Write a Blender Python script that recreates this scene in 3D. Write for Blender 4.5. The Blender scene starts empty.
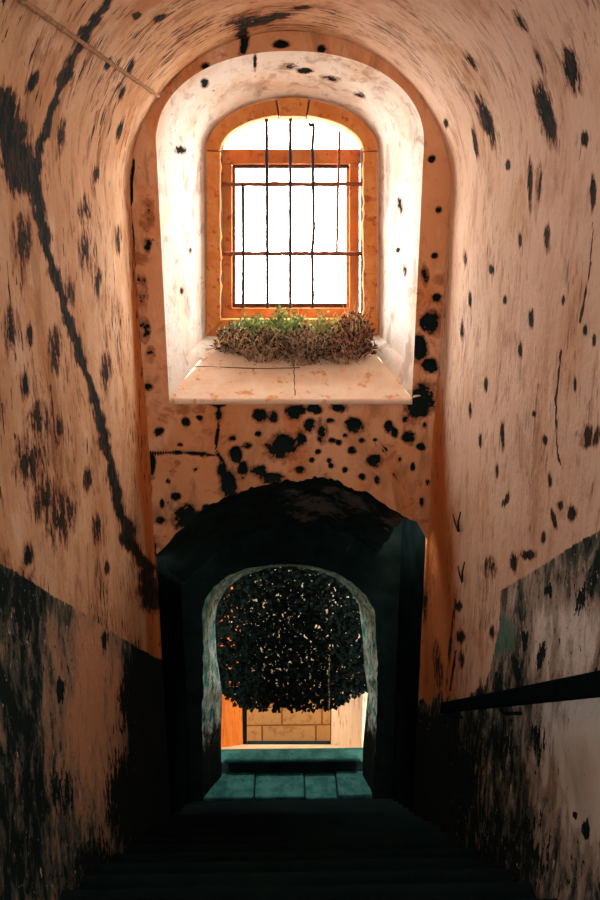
import bpy, bmesh, math, random
import numpy as np
from mathutils import Vector, Matrix, noise as mnoise

random.seed(7)
rng = np.random.default_rng(7)
scene = bpy.context.scene
COL = scene.collection

# ------------------------------------------------------------------ camera
F = 750.0
PITCH = math.radians(15.15)
YAW = math.atan(16 * math.cos(PITCH) / F)
fw = np.array([math.sin(YAW) * math.cos(PITCH), math.cos(YAW) * math.cos(PITCH), -math.sin(PITCH)])
rt = np.array([math.cos(YAW), -math.sin(YAW), 0.0])
up = np.cross(rt, fw)


def ray(px, py):
    d = fw + rt * (px - 300) / F + up * (450 - py) / F
    return d


def at_y(px, py, Y):
    d = ray(px, py)
    return d * (Y / d[1])


def at_x(px, py, X):
    d = ray(px, py)
    return d * (X / d[0])


def project(P):
    P = np.asarray(P, float)
    z = P @ fw
    z = np.where(z < 0.05, 0.05, z)
    return 300 + F * (P @ rt) / z, 450 - F * (P @ up) / z


cam_data = bpy.data.cameras.new('camera')
cam_data.sensor_width = 36
cam_data.lens = F / 900 * 36
cam_data.clip_start = 0.05
cam = bpy.data.objects.new('camera', cam_data)
COL.objects.link(cam)
cam.matrix_world = Matrix((
    (rt[0], up[0], -fw[0], 0), (rt[1], up[1], -fw[1], 0), (rt[2], up[2], -fw[2], 0), (0, 0, 0, 1)))
scene.camera = cam

# ------------------------------------------------------------------ main dimensions
D = 4.93                                   # end wall
XL = at_y(133, 247, D)[0]
XR = at_y(448, 247, D)[0]
XC = (XL + XR) / 2
AX = (XR - XL) / 2
ZS = at_y(290, 195, D)[2]                  # spring of the vault
ZC = at_y(290, 31, D)[2]                   # crown
AZ = ZC - ZS
SLOPE = 0.724
EYE = 0.95
Y0 = -1.6
YB = 5.58                                  # back plane of the window niche
Y2 = 6.30                                  # plane of the lower arch
Y3 = Y2 + .32                                  # inner edge of the lower arch


def floor_z(y):
    return -EYE - SLOPE * y


# ------------------------------------------------------------------ small helpers
def tag(o, label=None, cat=None, group=None, kind=None):
    if label: o['label'] = label
    if cat: o['category'] = cat
    if group: o['group'] = group
    if kind: o['kind'] = kind
    return o


def empty(name, loc=(0, 0, 0)):
    o = bpy.data.objects.new(name, None)
    o.empty_display_size = 0.1
    o.location = loc
    COL.objects.link(o)
    return o


def link(name, me, mat, parent=None):
    if mat is not None:
        me.materials.append(mat)
    o = bpy.data.objects.new(name, me)
    COL.objects.link(o)
    if parent is not None:
        o.parent = parent
        o.matrix_parent_inverse = Matrix.Translation(-parent.location)
    return o


def mesh_from(name, V, Fc, mat, parent=None, smooth=True, uv=None, attrs=None):
    me = bpy.data.meshes.new(name)
    V = np.asarray(V, float)
    me.from_pydata(V.tolist(), [], [list(f) for f in Fc])
    if uv is not None:
        lay = me.uv_layers.new(name='metres')
        idx = np.empty(len(me.loops), dtype=np.int32)
        me.loops.foreach_get('vertex_index', idx)
        lay.data.foreach_set('uv', np.asarray(uv, np.float32)[idx].ravel())
    if attrs:
        for k, a in attrs.items():
            at = me.attributes.new(k, 'FLOAT', 'POINT')
            at.data.foreach_set('value', np.asarray(a, np.float32))
    me.polygons.foreach_set('use_smooth', [smooth] * len(me.polygons))
    me.update()
    return link(name, me, mat, parent)


def grid_faces(nu, nv, flip=False, wrap=False):
    f = []
    ru = nu if wrap else nu - 1
    i, j = np.meshgrid(np.arange(ru), np.arange(nv - 1), indexing='ij')
    i2 = (i + 1) % nu
    a, b, c, d = i * nv + j, i2 * nv + j, i2 * nv + j + 1, i * nv + j + 1
    q = np.stack([a, b, c, d], -1).reshape(-1, 4)
    if flip:
        q = q[:, ::-1]
    return q.tolist()


def grid(name, P, mat, uv=None, attrs=None, flip=False, wrap=False, parent=None, smooth=True):
    nu, nv = P.shape[:2]
    return mesh_from(name, P.reshape(-1, 3), grid_faces(nu, nv, flip, wrap), mat, parent, smooth,
                     None if uv is None else uv.reshape(-1, 2),
                     None if attrs is None else {k: v.reshape(-1) for k, v in attrs.items()})


class MB:
    """collects boxes, tubes, strips and builds one mesh"""

    def __init__(self):
        self.V, self.F = [], []

    def add(self, V, Fc):
        n = len(self.V)
        self.V += [tuple(v) for v in V]
        self.F += [tuple(i + n for i in f) for f in Fc]

    def hexa(self, c):
        self.add(c, [(0, 3, 2, 1), (4, 5, 6, 7), (0, 1, 5, 4), (1, 2, 6, 5), (2, 3, 7, 6), (3, 0, 4, 7)])

    def box(self, x0, x1, y0, y1, z0, z1):
        self.hexa([(x0, y0, z0), (x1, y0, z0), (x1, y1, z0), (x0, y1, z0),
                   (x0, y0, z1), (x1, y0, z1), (x1, y1, z1), (x0, y1, z1)])

    def tube(self, pts, rad, n=8, jitter=0.0):
        pts = [Vector(p) for p in pts]
        if not hasattr(rad, '__len__'):
            rad = [rad] * len(pts)
        rings = []
        prev = None
        for k, p in enumerate(pts):
            t = (pts[min(k + 1, len(pts) - 1)] - pts[max(k - 1, 0)]).normalized()
            if prev is None:
                a = Vector((0, 0, 1)) if abs(t.z) < .9 else Vector((1, 0, 0))
                u = t.cross(a).normalized()
            else:
                u = (prev - t * prev.dot(t)).normalized()
            prev = u
            w = t.cross(u)
            rings.append([p + (u * math.cos(2 * math.pi * i / n) + w * math.sin(2 * math.pi * i / n))
                          * rad[k] * (1 + jitter * random.uniform(-1, 1)) for i in range(n)])
        V = [v for r in rings for v in r]
        Fc = []
        for k in range(len(rings) - 1):
            for i in range(n):
                j = (i + 1) % n
                Fc.append((k * n + i, k * n + j, (k + 1) * n + j, (k + 1) * n + i))
        Fc.append(tuple(range(n))[::-1])
        Fc.append(tuple((len(rings) - 1) * n + i for i in range(n)))
        self.add(V, Fc)

    def build(self, name, mat, parent=None, smooth=False, bevel=0, seg=2):
        o = mesh_from(name, self.V, self.F, mat, parent, smooth)
        if bevel:
            m = o.modifiers.new('bevel', 'BEVEL')
            m.width = bevel
            m.segments = seg
            m.limit_method = 'ANGLE'
        return o


def fbm(P, scale, octaves=3):
    """vectorised cheap smooth noise (sum of rotated sines), about -1..1"""
    P = np.asarray(P, float)
    r = np.random.default_rng(11)
    out = np.zeros(P.shape[:-1])
    amp, tot = 1.0, 0.0
    for o in range(octaves):
        for k in range(4):
            d = r.normal(size=3)
            d /= np.linalg.norm(d)
            ph = r.uniform(0, 6.28)
            d2 = r.normal(size=3)
            d2 /= np.linalg.norm(d2)
            out += amp * np.sin(P @ d * scale * 6.28 + ph + 1.7 * np.sin(P @ d2 * scale * 4.1 + ph * 2)) / 4 * 1.4
        tot += amp
        amp *= .55
        scale *= 2.1
    return out / tot


def spot_field(P, items, lines=()):
    """stains and blown plaster: each is a place on the wall with its own outline (1 in the middle, 0 at the rim)"""
    x, y = project(P)
    out = np.full(x.shape, -1.0)
    for it in items:
        cx, cy, rx, ry = it[:4]
        ang = math.radians(it[4]) if len(it) > 4 else 0
        amp = it[5] if len(it) > 5 else 1
        m = (np.abs(x - cx) < 2.2 * max(rx, ry)) & (np.abs(y - cy) < 2.2 * max(rx, ry))
        if not m.any():
            continue
        dx, dy = x[m] - cx, y[m] - cy
        u = dx * math.cos(ang) + dy * math.sin(ang)
        v = -dx * math.sin(ang) + dy * math.cos(ang)
        q = 1 - np.sqrt((u / rx) ** 2 + (v / ry) ** 2)
        q = np.where(q > 0, q * amp, q)
        out[m] = np.maximum(out[m], q)
    rj = np.random.default_rng(5)
    for pts, w in lines:
        fine, fw_ = [], []
        for (a, b), (wa, wb) in zip(zip(pts[:-1], pts[1:]), zip(w[:-1], w[1:])):
            k = max(1, int(math.hypot(b[0] - a[0], b[1] - a[1]) / 7))
            for i in range(k):
                t = i / k
                ww = wa + (wb - wa) * t
                fine.append((a[0] + (b[0] - a[0]) * t + rj.normal() * ww * .22, a[1] + (b[1] - a[1]) * t))
                fw_.append(ww * rj.uniform(.6, 1.4))
        fine.append(pts[-1])
        fw_.append(w[-1])
        pts, w = fine, fw_
        for (a, b), (wa, wb) in zip(zip(pts[:-1], pts[1:]), zip(w[:-1], w[1:])):
            abx, aby = b[0] - a[0], b[1] - a[1]
            t = np.clip(((x - a[0]) * abx + (y - a[1]) * aby) / (abx * abx + aby * aby), 0, 1)
            d = np.hypot(x - a[0] - t * abx, y - a[1] - t * aby)
            out = np.maximum(out, np.clip(1 - d / (wa + (wb - wa) * t), -1, 1))
    return out


# ------------------------------------------------------------------ materials
class NM:
    def __init__(self, name, rough=0.9, spec=0.2):
        self.m = bpy.data.materials.new(name)
        self.m.use_nodes = True
        self.t = self.m.node_tree
        self.b = self.t.nodes['Principled BSDF']
        self.b.inputs['Roughness'].default_value = rough
        self.b.inputs['Specular IOR Level'].default_value = spec

    def n(self, typ, **kw):
        nd = self.t.nodes.new(typ)
        for k, v in kw.items():
            setattr(nd, k, v)
        return nd

    def put(self, sock, v):
        if hasattr(v, 'is_output'):
            self.t.links.new(v, sock)
        else:
            if isinstance(v, tuple) and len(v) == 3 and sock.type == 'RGBA':
                v = (*v, 1)
            sock.default_value = v

    def obj(self):
        return self.n('ShaderNodeTexCoord').outputs['Object']

    def uv(self):
        return self.n('ShaderNodeUVMap', uv_map='metres').outputs['UV']

    def scale(self, vec, s, off=(0, 0, 0)):
        nd = self.n('ShaderNodeMapping')
        self.put(nd.inputs['Vector'], vec)
        nd.inputs['Scale'].default_value = s
        nd.inputs['Location'].default_value = off
        return nd.outputs['Vector']

    def noise(self, vec, scale, detail=4, rough=.55, dist=0):
        nd = self.n('ShaderNodeTexNoise')
        self.put(nd.inputs['Vector'], vec)
        nd.inputs['Scale'].default_value = scale
        nd.inputs['Detail'].default_value = detail
        nd.inputs['Roughness'].default_value = rough
        nd.inputs['Distortion'].default_value = dist
        return nd.outputs['Fac']

    def attr(self, name):
        return self.n('ShaderNodeAttribute', attribute_name=name).outputs['Fac']

    def step(self, v, lo, hi, a=0.0, b=1.0):
        nd = self.n('ShaderNodeMapRange', interpolation_type='SMOOTHSTEP')
        self.put(nd.inputs['Value'], v)
        nd.inputs['From Min'].default_value = lo
        nd.inputs['From Max'].default_value = hi
        nd.inputs['To Min'].default_value = a
        nd.inputs['To Max'].default_value = b
        return nd.outputs['Result']

    def math(self, op, a, b=0.0):
        nd = self.n('ShaderNodeMath', operation=op)
        self.put(nd.inputs[0], a)
        self.put(nd.inputs[1], b)
        return nd.outputs[0]

    def mix(self, f, a, b):
        nd = self.n('ShaderNodeMix', data_type='RGBA')
        self.put(nd.inputs[0], f)
        self.put(nd.inputs[6], a)
        self.put(nd.inputs[7], b)
        return nd.outputs[2]

    def bump(self, h, strength=.5, dist=.01):
        nd = self.n('ShaderNodeBump')
        nd.inputs['Strength'].default_value = strength
        nd.inputs['Distance'].default_value = dist
        self.put(nd.inputs['Height'], h)
        self.t.links.new(nd.outputs[0], self.b.inputs['Normal'])

    def done(self, col):
        self.put(self.b.inputs['Base Color'], col)
        return self.m


BLACK = (0.009, 0.0165, 0.0157)            # mould stains and painted corner shade, a cold black


def plaster(name, A, B, C, streak=True, dado=False, flecks=1.0, right=False, A2=None, B2=None, C2=None):
    m = NM(name, .95, .03)
    o, uv = m.obj(), m.uv()
    n1 = m.noise(o, 1.3, 5, .6)
    n2 = m.noise(m.scale(o, (1, 1, .45), (3, 1, 7)), 3.1, 6, .62, .6)
    if A2:                                  # the plaster is pinker along one side of the passage
        sx = m.n('ShaderNodeSeparateXYZ')
        m.put(sx.inputs[0], o)
        fx = m.step(m.math('ADD', sx.outputs['X'], m.math('MULTIPLY', m.math('SUBTRACT', n1, .5), .8)), -.5, .9)
        A, B, C = m.mix(fx, A, A2), m.mix(fx, B, B2), m.mix(fx, C, C2)
        fl = m.step(sx.outputs['X'], -.6, 1.0, 1.0, .5)
    else:
        fl = flecks
    col = m.mix(m.step(n1, .35, .65), A, B)
    col = m.mix(m.math('MULTIPLY', m.step(n2, .48, .70), .8), col, C)
    n3 = m.noise(m.scale(o, (1, 1, .6), (8, 2, 4)), 11, 6, .7, .3)
    col = m.mix(m.math('MULTIPLY', m.step(n3, .54, .70), .5), col, (.36, .16, .08))
    n4 = m.noise(m.scale(o, (1, 1, .4), (2, 12, 5)), 5.5, 5, .6, .5)
    col = m.mix(m.math('MULTIPLY', m.step(n4, .53, .68), m.math('MULTIPLY', fl, .72)), col, (.36, .17, .08))
    n5 = m.noise(m.scale(o, (1.2, 1, .8), (6, 1, 3)), 1.1, 5, .65, .8)
    col = m.mix(m.math('MULTIPLY', m.step(n5, .5, .68), m.math('MULTIPLY', fl, .5)), col, (.34, .16, .075))
    col = m.mix(m.math('MULTIPLY', m.step(n4, .44, .30), .4), col, (.80, .60, .46))
    st = m.attr('stain')
    if streak:
        br = m.attr('bare')
        col = m.mix(m.step(m.math('ADD', br, m.math('MULTIPLY', m.math('SUBTRACT', n2, .5), 1.0)), .1, .75), col, (.58, .195, .06))
        s1 = m.noise(m.scale(uv, (3.2, 12, 1)), 1.6, 6, .68, .3)
        s2 = m.noise(m.scale(uv, (5, 24, 1), (5, 3, 0)), 1.5, 3, .6, .3)
        s0 = m.noise(m.scale(uv, (1.1, 1.8, 1), (1, 9, 0)), 1.2, 3, .5)
        v1 = m.math('ADD', s1, m.math('MULTIPLY', s0, .5))
        col = m.mix(m.math('MULTIPLY', m.math('MULTIPLY', m.step(v1, .80, .90), .75), fl), col, (.26, .10, .05))
        v2 = m.math('ADD', s2, m.math('MULTIPLY', s0, .5))
        col = m.mix(m.math('MULTIPLY', m.step(v2, .885, .915), fl), col, (.05, .03, .022))
    else:
        s2 = m.noise(o, 15, 5, .68)
        col = m.mix(m.math('MULTIPLY', m.step(s2, .66, .70), .85 * flecks), col, (.07, .028, .016))
        s1 = m.noise(o, 5, 5, .65, .5)
        col = m.mix(m.math('MULTIPLY', m.step(s1, .55, .68), .6 * flecks), col, (.27, .075, .025))
    # stains, holes, painted corner shade
    if streak:
        nza = m.noise(m.scale(uv, (5, 13, 1), (4, 4, 0)), 1.6, 4, .62, .4)
        nz = m.noise(m.scale(uv, (16, 34, 1)), 1.6, 4, .7)
    else:
        nza = m.noise(o, 11, 4, .62, .3)
        nz = m.noise(o, 34, 4, .65)
    nz = m.math('ADD', m.math('MULTIPLY', nza, .62), m.math('MULTIPLY', nz, .38))
    f = m.math('ADD', st, m.math('MULTIPLY', m.math('SUBTRACT', nz, .5), 3.4 if streak else 2.3))
    col = m.mix(m.math('MULTIPLY', m.step(f, -.30, .14), .7), col, (.20, .065, .03))
    hole = m.step(f, .12, .22)
    dark = m.mix(m.step(nz, .47, .58), BLACK, (.06, .035, .024)) if streak else BLACK
    col = m.mix(hole, col, dark)
    if dado:
        dd = m.attr('dado')
        d1 = m.noise(m.scale(uv, (3.0, 8, 1), (2, 4, 0)), 1.3, 6, .68, .4)
        d2 = m.noise(m.scale(uv, (12, 24, 1), (7, 1, 0)), 1.5, 5, .68)
        d3 = m.noise(m.scale(uv, (1.4, 2.6, 1), (1, 5, 0)), 1.3, 4, .55)
        peel_shade = m.attr('peel')
        v = m.math('ADD', m.math('ADD', m.math('MULTIPLY', d1, .75), m.math('MULTIPLY', d3, .45)), m.math('MULTIPLY', peel_shade, .30))
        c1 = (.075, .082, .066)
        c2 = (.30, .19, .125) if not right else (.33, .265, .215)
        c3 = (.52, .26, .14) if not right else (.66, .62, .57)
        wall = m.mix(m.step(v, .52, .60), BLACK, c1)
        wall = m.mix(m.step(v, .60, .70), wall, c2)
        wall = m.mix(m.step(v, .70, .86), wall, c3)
        e2 = m.math('ADD', d2, m.math('MULTIPLY', m.math('SUBTRACT', v, .62), -.25))
        wall = m.mix(m.step(e2, .56, .62), wall, BLACK)
        wall = m.mix(m.math('MULTIPLY', m.step(d2, .38, .33), m.step(v, .34, .48)), wall, (.55, .49, .41))
        if right:
            gr = m.attr('green')
            wall = m.mix(m.math('MULTIPLY', m.step(m.math('ADD', gr, m.math('MULTIPLY', m.math('SUBTRACT', d1, .5), 1.6)), .0, .45), .85), wall, (.06, .17, .13))
        nn = m.noise(o, 30, 3, .6)
        mask = m.step(m.math('ADD', dd, m.math('MULTIPLY', m.math('SUBTRACT', nn, .5), .03)), -.004, .006)
        wall = m.mix(hole, wall, BLACK)
        col = m.mix(mask, col, wall)
    h = m.math('ADD', m.noise(o, 22, 6, .65), m.math('MULTIPLY', hole, -1.2))
    if streak:
        h = m.math('ADD', h, m.math('MULTIPLY', m.noise(m.scale(uv, (4, 16, 1)), 1.5, 5, .6), .8))
    m.bump(h, .6, .012)
    return m.done(col)


M = {}
LEFT3 = ((.60, .34, .185), (.68, .43, .26), (.50, .22, .083))
RIGHT3 = dict(A2=(.67, .46, .33), B2=(.73, .53, .405), C2=(.58, .335, .195))
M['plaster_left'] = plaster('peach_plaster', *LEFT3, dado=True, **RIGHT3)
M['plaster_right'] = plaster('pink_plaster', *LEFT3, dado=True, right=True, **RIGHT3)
M['plaster_vault'] = plaster('vault_plaster', *LEFT3, **RIGHT3)
M['plaster_end'] = plaster('orange_plaster', (.66, .30, .135), (.72, .39, .215), (.57, .18, .05), streak=False, flecks=1.2)
M['limewash'] = plaster('limewash', (.86, .80, .70), (.88, .84, .77), (.84, .66, .46), streak=False, flecks=.7)


def simple(name, c1, c2, scale=8, rough=.9, spec=.15, lo=.35, hi=.65, bump=.4, bscale=40, third=None, stretch=(1, 1, 1)):
    m = NM(name, rough, spec)
    o = m.scale(m.obj(), stretch)
    col = m.mix(m.step(m.noise(o, scale, 6, .62), lo, hi), c1, c2)
    if third:
        col = m.mix(m.step(m.noise(m.scale(o, (1, 1, 1), (9, 4, 2)), scale * 1.7, 5, .65), .56, .66), col, third)
    if bump:
        m.bump(m.noise(o, bscale, 5, .65), bump, .01)
    return m.done(col)


M['soot'] = simple('sooty_masonry', (.0062, .0138, .013), (.0115, .022, .0208), 5, .97, .0, bump=.6, bscale=18)  # near black, tunnel darkness put into the colour
M['tunnel_soot'] = simple('thick_black_soot', (.0018, .004, .0038), (.0036, .0074, .007), 5, .97, 0, bump=.6, bscale=18)  # darker masonry copy, shade put into the tunnel side walls
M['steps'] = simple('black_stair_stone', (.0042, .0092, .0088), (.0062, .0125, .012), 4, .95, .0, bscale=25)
M['sill'] = simple('worn_sill_stone', (.82, .58, .40), (.86, .68, .52), 6, .9, .1, third=(.70, .33, .14), bump=.5, bscale=30)
M['surround'] = simple('ochre_surround_stone', (.56, .18, .045), (.64, .26, .085), 9, .9, .1, third=(.36, .09, .022), bump=.6, bscale=35)
M['wood'] = simple('weathered_orange_wood', (.52, .165, .045), (.60, .24, .085), 7, .8, .1, third=(.34, .085, .025), bump=.4, bscale=30, stretch=(1, 1, 1))
M['wood_dark'] = simple('dark_wet_wood', (.05, .025, .018), (.10, .05, .03), 9)
M['rust'] = simple('rusted_iron', (.15, .045, .022), (.30, .10, .045), 60, .8, .3, bscale=120)
M['iron'] = simple('black_iron', (.018, .012, .012), (.05, .026, .02), 50, .7, .3, bscale=120)
M['rail'] = simple('black_painted_rail', (.003, .0066, .0063), (.005, .010, .0095), 20, .95, .0)
M['rope'] = simple('frayed_hemp_rope', (.30, .15, .075), (.48, .27, .15), 60, .95, .05, bscale=150)
M['teal'] = simple('algae_stone', (.016, .085, .077), (.05, .165, .143), 7, .9, .1, third=(.02, .075, .07), bump=.7, bscale=22)
M['terracotta'] = simple('terracotta_wash', (.74, .21, .035), (.80, .29, .06), 6, .9, .1, third=(.55, .12, .015), stretch=(2, 2, .5))  # warm light on the left jamb put into its colour
M['cream'] = simple('streaked_cream_wash', (.80, .66, .48), (.86, .76, .62), 4, .9, .1, third=(.50, .20, .07), stretch=(3, 3, .45))
M['shaft_wall'] = simple('ochre_shaft_plaster', (.46, .32, .17), (.58, .42, .25), 5)
M['limestone'] = simple('pale_limestone', (.36, .33, .26), (.56, .52, .43), 3)  # pale wall colour added to brighten specks seen through the ivy
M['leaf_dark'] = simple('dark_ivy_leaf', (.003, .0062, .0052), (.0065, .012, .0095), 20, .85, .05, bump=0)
M['leaf_pale'] = simple('pale_ivy_leaf', (.30, .27, .17), (.55, .52, .40), 20, .6, .2, bump=0)  # pale colour stands in for specks of light between the leaves
M['green'] = simple('grey_green_leaf', (.11, .18, .045), (.52, .62, .28), 32, .7, .2, bump=0)
M['olive'] = simple('olive_leaf', (.15, .17, .045), (.56, .54, .22), 32, .7, .2, bump=0)
M['dry'] = simple('dry_brown_stalk', (.045, .03, .018), (.52, .34, .21), 38, .85, .1, lo=.47, hi=.58, bump=0, third=(.03, .03, .018))
M['twig'] = simple('pale_dry_twig', (.24, .14, .085), (.60, .43, .30), 22, .85, .1, bump=0, third=(.10, .06, .04))
M['russet'] = simple('russet_dry_leaf', (.06, .028, .018), (.48, .22, .13), 34, .85, .1, lo=.47, hi=.58, bump=0, third=(.03, .025, .016))
M['straw'] = simple('straw_grass', (.62, .42, .20), (.74, .56, .30), 30, .8, .1, bump=0)
M['chip'] = simple('plaster_chip', (.70, .58, .46), (.82, .74, .64), 20)
M['debris'] = simple('leaf_litter', (.10, .045, .025), (.26, .11, .05), 40, .95, .05, bump=.6)


def rim_material():
    m = NM('limewashed_rim', .9, .1)
    o = m.obj()
    n = m.noise(m.scale(o, (3, 2, 1)), 6, 6, .68, .5)
    col = m.mix(m.step(n, .36, .6), (.13, .27, .24), (.66, .74, .67))
    col = m.mix(m.step(m.noise(m.scale(o, (2, 2, .7), (4, 4, 1)), 5, 5, .65), .5, .62), col, (.10, .36, .30))
    col = m.mix(m.step(m.noise(m.scale(o, (5, 5, 1.2), (1, 7, 3)), 7, 6, .7), .55, .62), col, (.012, .03, .028))
    sx = m.n('ShaderNodeSeparateXYZ')
    m.put(sx.inputs[0], o)
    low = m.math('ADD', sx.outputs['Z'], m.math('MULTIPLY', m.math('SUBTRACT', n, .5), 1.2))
    col = m.mix(m.step(low, RIM_LOW - .15, RIM_LOW + .2), (.005, .010, .0095), col)  # shade in the colour: rim goes black towards its foot
    m.bump(m.noise(m.scale(o, (2, 2, 1)), 16, 6, .7), .9, .03)
    return m.done(col)


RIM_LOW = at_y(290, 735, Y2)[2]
M['rim'] = rim_material()


def block_material():
    m = NM('ochre_ashlar', .9, .1)
    nd = m.n('ShaderNodeTexBrick')
    m.t.links.new(m.scale(m.n('ShaderNodeUVMap', uv_map='metres').outputs['UV'], (1, 1, 1)), nd.inputs['Vector'])
    nd.offset = .37
    nd.squash = 1.35
    nd.squash_frequency = 2
    nd.inputs['Color1'].default_value = (.36, .225, .095, 1)
    nd.inputs['Color2'].default_value = (.50, .32, .15, 1)
    nd.inputs['Mortar'].default_value = (.16, .075, .03, 1)
    nd.inputs['Scale'].default_value = 1
    nd.inputs['Mortar Size'].default_value = .012
    nd.inputs['Brick Width'].default_value = .52
    nd.inputs['Row Height'].default_value = .27
    n = m.noise(m.obj(), 9, 6, .65)
    col = m.mix(m.math('MULTIPLY', m.step(n, .5, .7), .7), nd.outputs['Color'], (.22, .09, .03))
    m.bump(m.math('ADD', m.math('MULTIPLY', nd.outputs['Fac'], -1.5), n), .7, .02)
    return m.done(col)


M['ashlar'] = block_material()


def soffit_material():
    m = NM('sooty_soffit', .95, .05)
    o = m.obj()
    col = m.mix(m.step(m.noise(o, 5, 6, .6), .35, .65), (.010, .021, .020), (.019, .036, .034))  # soffit coloured almost black for the gloom inside the tunnel
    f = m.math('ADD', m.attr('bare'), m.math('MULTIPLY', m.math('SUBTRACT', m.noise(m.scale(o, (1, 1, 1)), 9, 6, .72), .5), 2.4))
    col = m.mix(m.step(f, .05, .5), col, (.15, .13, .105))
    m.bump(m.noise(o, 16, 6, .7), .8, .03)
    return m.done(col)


M['soffit'] = soffit_material()

# ------------------------------------------------------------------ stains by place, and dark marks shading the tunnel corners
SPOTS_SIDE = [
    # vault, left side
    (137, 16, 5, 4), (160, 18, 8, 4, -30), (33, 82, 5, 13, 20), (130, 68, 3, 10, 20), (70, 62, 6, 12, 25, .6),
    (120, 130, 3, 12, 15), (96, 175, 3, 9, 10, .6), (122, 92, 2.5, 8, 25), (108, 64, 3, 7, 30),
    (267, 19, 26, 5, -14), (243, 30, 6, 14, 10), (246, 22, 20, 8, -10, .5), (300, 8, 14, 3, -8, .5),
    # left wall
    (8, 145, 13, 40, -8), (16, 175, 12, 22, -12), (2, 120, 8, 30), (25, 385, 5, 15), (30, 335, 4, 12, 0, .8),
    (30, 462, 16, 26, 0, .42), (45, 500, 14, 22, 0, .42), (62, 515, 13, 28, 10, .45), (28, 555, 5, 13),
    (106, 374, 5, 20, 0, .5), (97, 528, 5, 16, 0, .6), (88, 478, 5, 12, 0, .7), (107, 568, 3, 7), (58, 430, 5, 14, 0, .5),
    (55, 350, 7, 22, 0, .45), (98, 285, 4, 18, 0, .5), (22, 240, 10, 26, 0, .4), (84, 250, 5, 20, 0, .4), (85, 210, 6, 14, 0, .4),
    (118, 240, 3, 14, 0, .5), (40, 420, 10, 18, 0, .35), (10, 330, 6, 24, 0, .45), (70, 290, 5, 16, 0, .4), (60, 140, 5, 20, 10, .45),
    # right wall and vault
    (571, 68, 9, 24, -8), (546, 113, 9, 32, -14), (487, 121, 6, 28, -20), (585, 139, 5, 8), (475, 143, 2.5, 16, -8),
    (530, 183, 2.5, 26), (539, 182, 4, 18, 0, .4), (593, 190, 3, 20), (531, 318, 3, 9), (547, 238, 3.5, 14, 0, .5),
    (508, 165, 3, 5), (446, 123, 3, 5), (503, 436, 2.5, 15), (486, 385, 2, 9), (534, 414, 2, 4), (506, 500, 3, 8, 25),
    (589, 437, 9, 12, 30, .5), (560, 505, 3, 5), (572, 513, 5, 8), (514, 562, 4, 10), (528, 555, 7, 5), (490, 568, 7, 10, 0, .35),
    (543, 538, 3, 6), (550, 480, 2, 9), (554, 520, 2.5, 11, -15), (540, 60, 3, 14, -25, .6), (470, 60, 3, 12, -35, .7), (520, 20, 4, 12, -35, .6),
    (465, 260, 2, 9, 0, .7), (470, 300, 2, 8), (462, 330, 2, 10, 0, .7), (492, 270, 3, 5), (520, 350, 2.5, 7), (505, 300, 2, 5), (585, 330, 2.5, 6),
    (480, 440, 2, 7), (470, 410, 1.8, 8), (575, 385, 2, 8), (594, 340, 2, 6), (545, 440, 2.5, 5), (497, 470, 1.8, 7), (563, 300, 2, 5), (520, 240, 2, 7),
    (451, 640, 1.6, 46, 6, .6), (461, 637, 5, 7), (459, 606, 4, 5, 0, .8), (492, 632, 3, 8), (462, 660, 3, 10, 0, .5),
    (423, 598, 4, 22, -4, .5), (438, 665, 5, 22, -5, .5),
    (583, 600, 9, 20, 10, .6), (548, 590, 5, 9, 0, .8), (516, 668, 4, 18, -14), (541, 655, 5, 16, 8), (497, 690, 5, 20, 0, .8), (525, 640, 5, 14, 0, .8), (480, 700, 4, 18),
    (538, 745, 8, 24, 0, .5), (505, 745, 12, 34, 0, .45), (530, 850, 20, 44, 0, .4), (586, 830, 5, 10), (575, 815, 3, 5), (470, 770, 12, 40, 0, .6),
    (487, 850, 16, 50, 0, .5),  # tall dark mark painting shade beside the tunnel
    # left dado, tall marks near the tunnel paint in shade
    (20, 610, 24, 36, 0, .35), (128, 690, 10, 50, 8, .7), (20, 760, 22, 60, 0, .3), (98, 870, 22, 44, 0, .7), (60, 690, 5, 16), (105, 640, 4, 12, 0, .8), (60, 790, 18, 28, 0, .4),
    (122, 800, 18, 56, 0, .8),
]
LINES_SIDE = [
    ([(112, -4), (90, 26), (72, 60), (58, 95), (47, 125), (40, 150), (36, 172)], [4, 5, 5.5, 4.5, 4.5, 5, 6]),
    ([(2, 100), (9, 140), (20, 165), (34, 188)], [10, 14, 14, 10]),
    ([(28, 168), (38, 200), (48, 250), (62, 300), (80, 355), (95, 400), (108, 455), (118, 500), (130, 540), (146, 568), (152, 600)],
     [6.5, 6, 5.2, 5, 4.6, 4.6, 4.6, 5.5, 6.5, 9, 13]),
    ([(593, 222), (590, 270), (580, 322)], [1.0, .9, 1.1]),
    ([(561, 350), (556, 400), (557, 452), (563, 470)], [.9, 1.2, 1.1, .8]),
    ([(456, 650), (450, 690)], [1.1, 1.1]),
]
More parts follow.
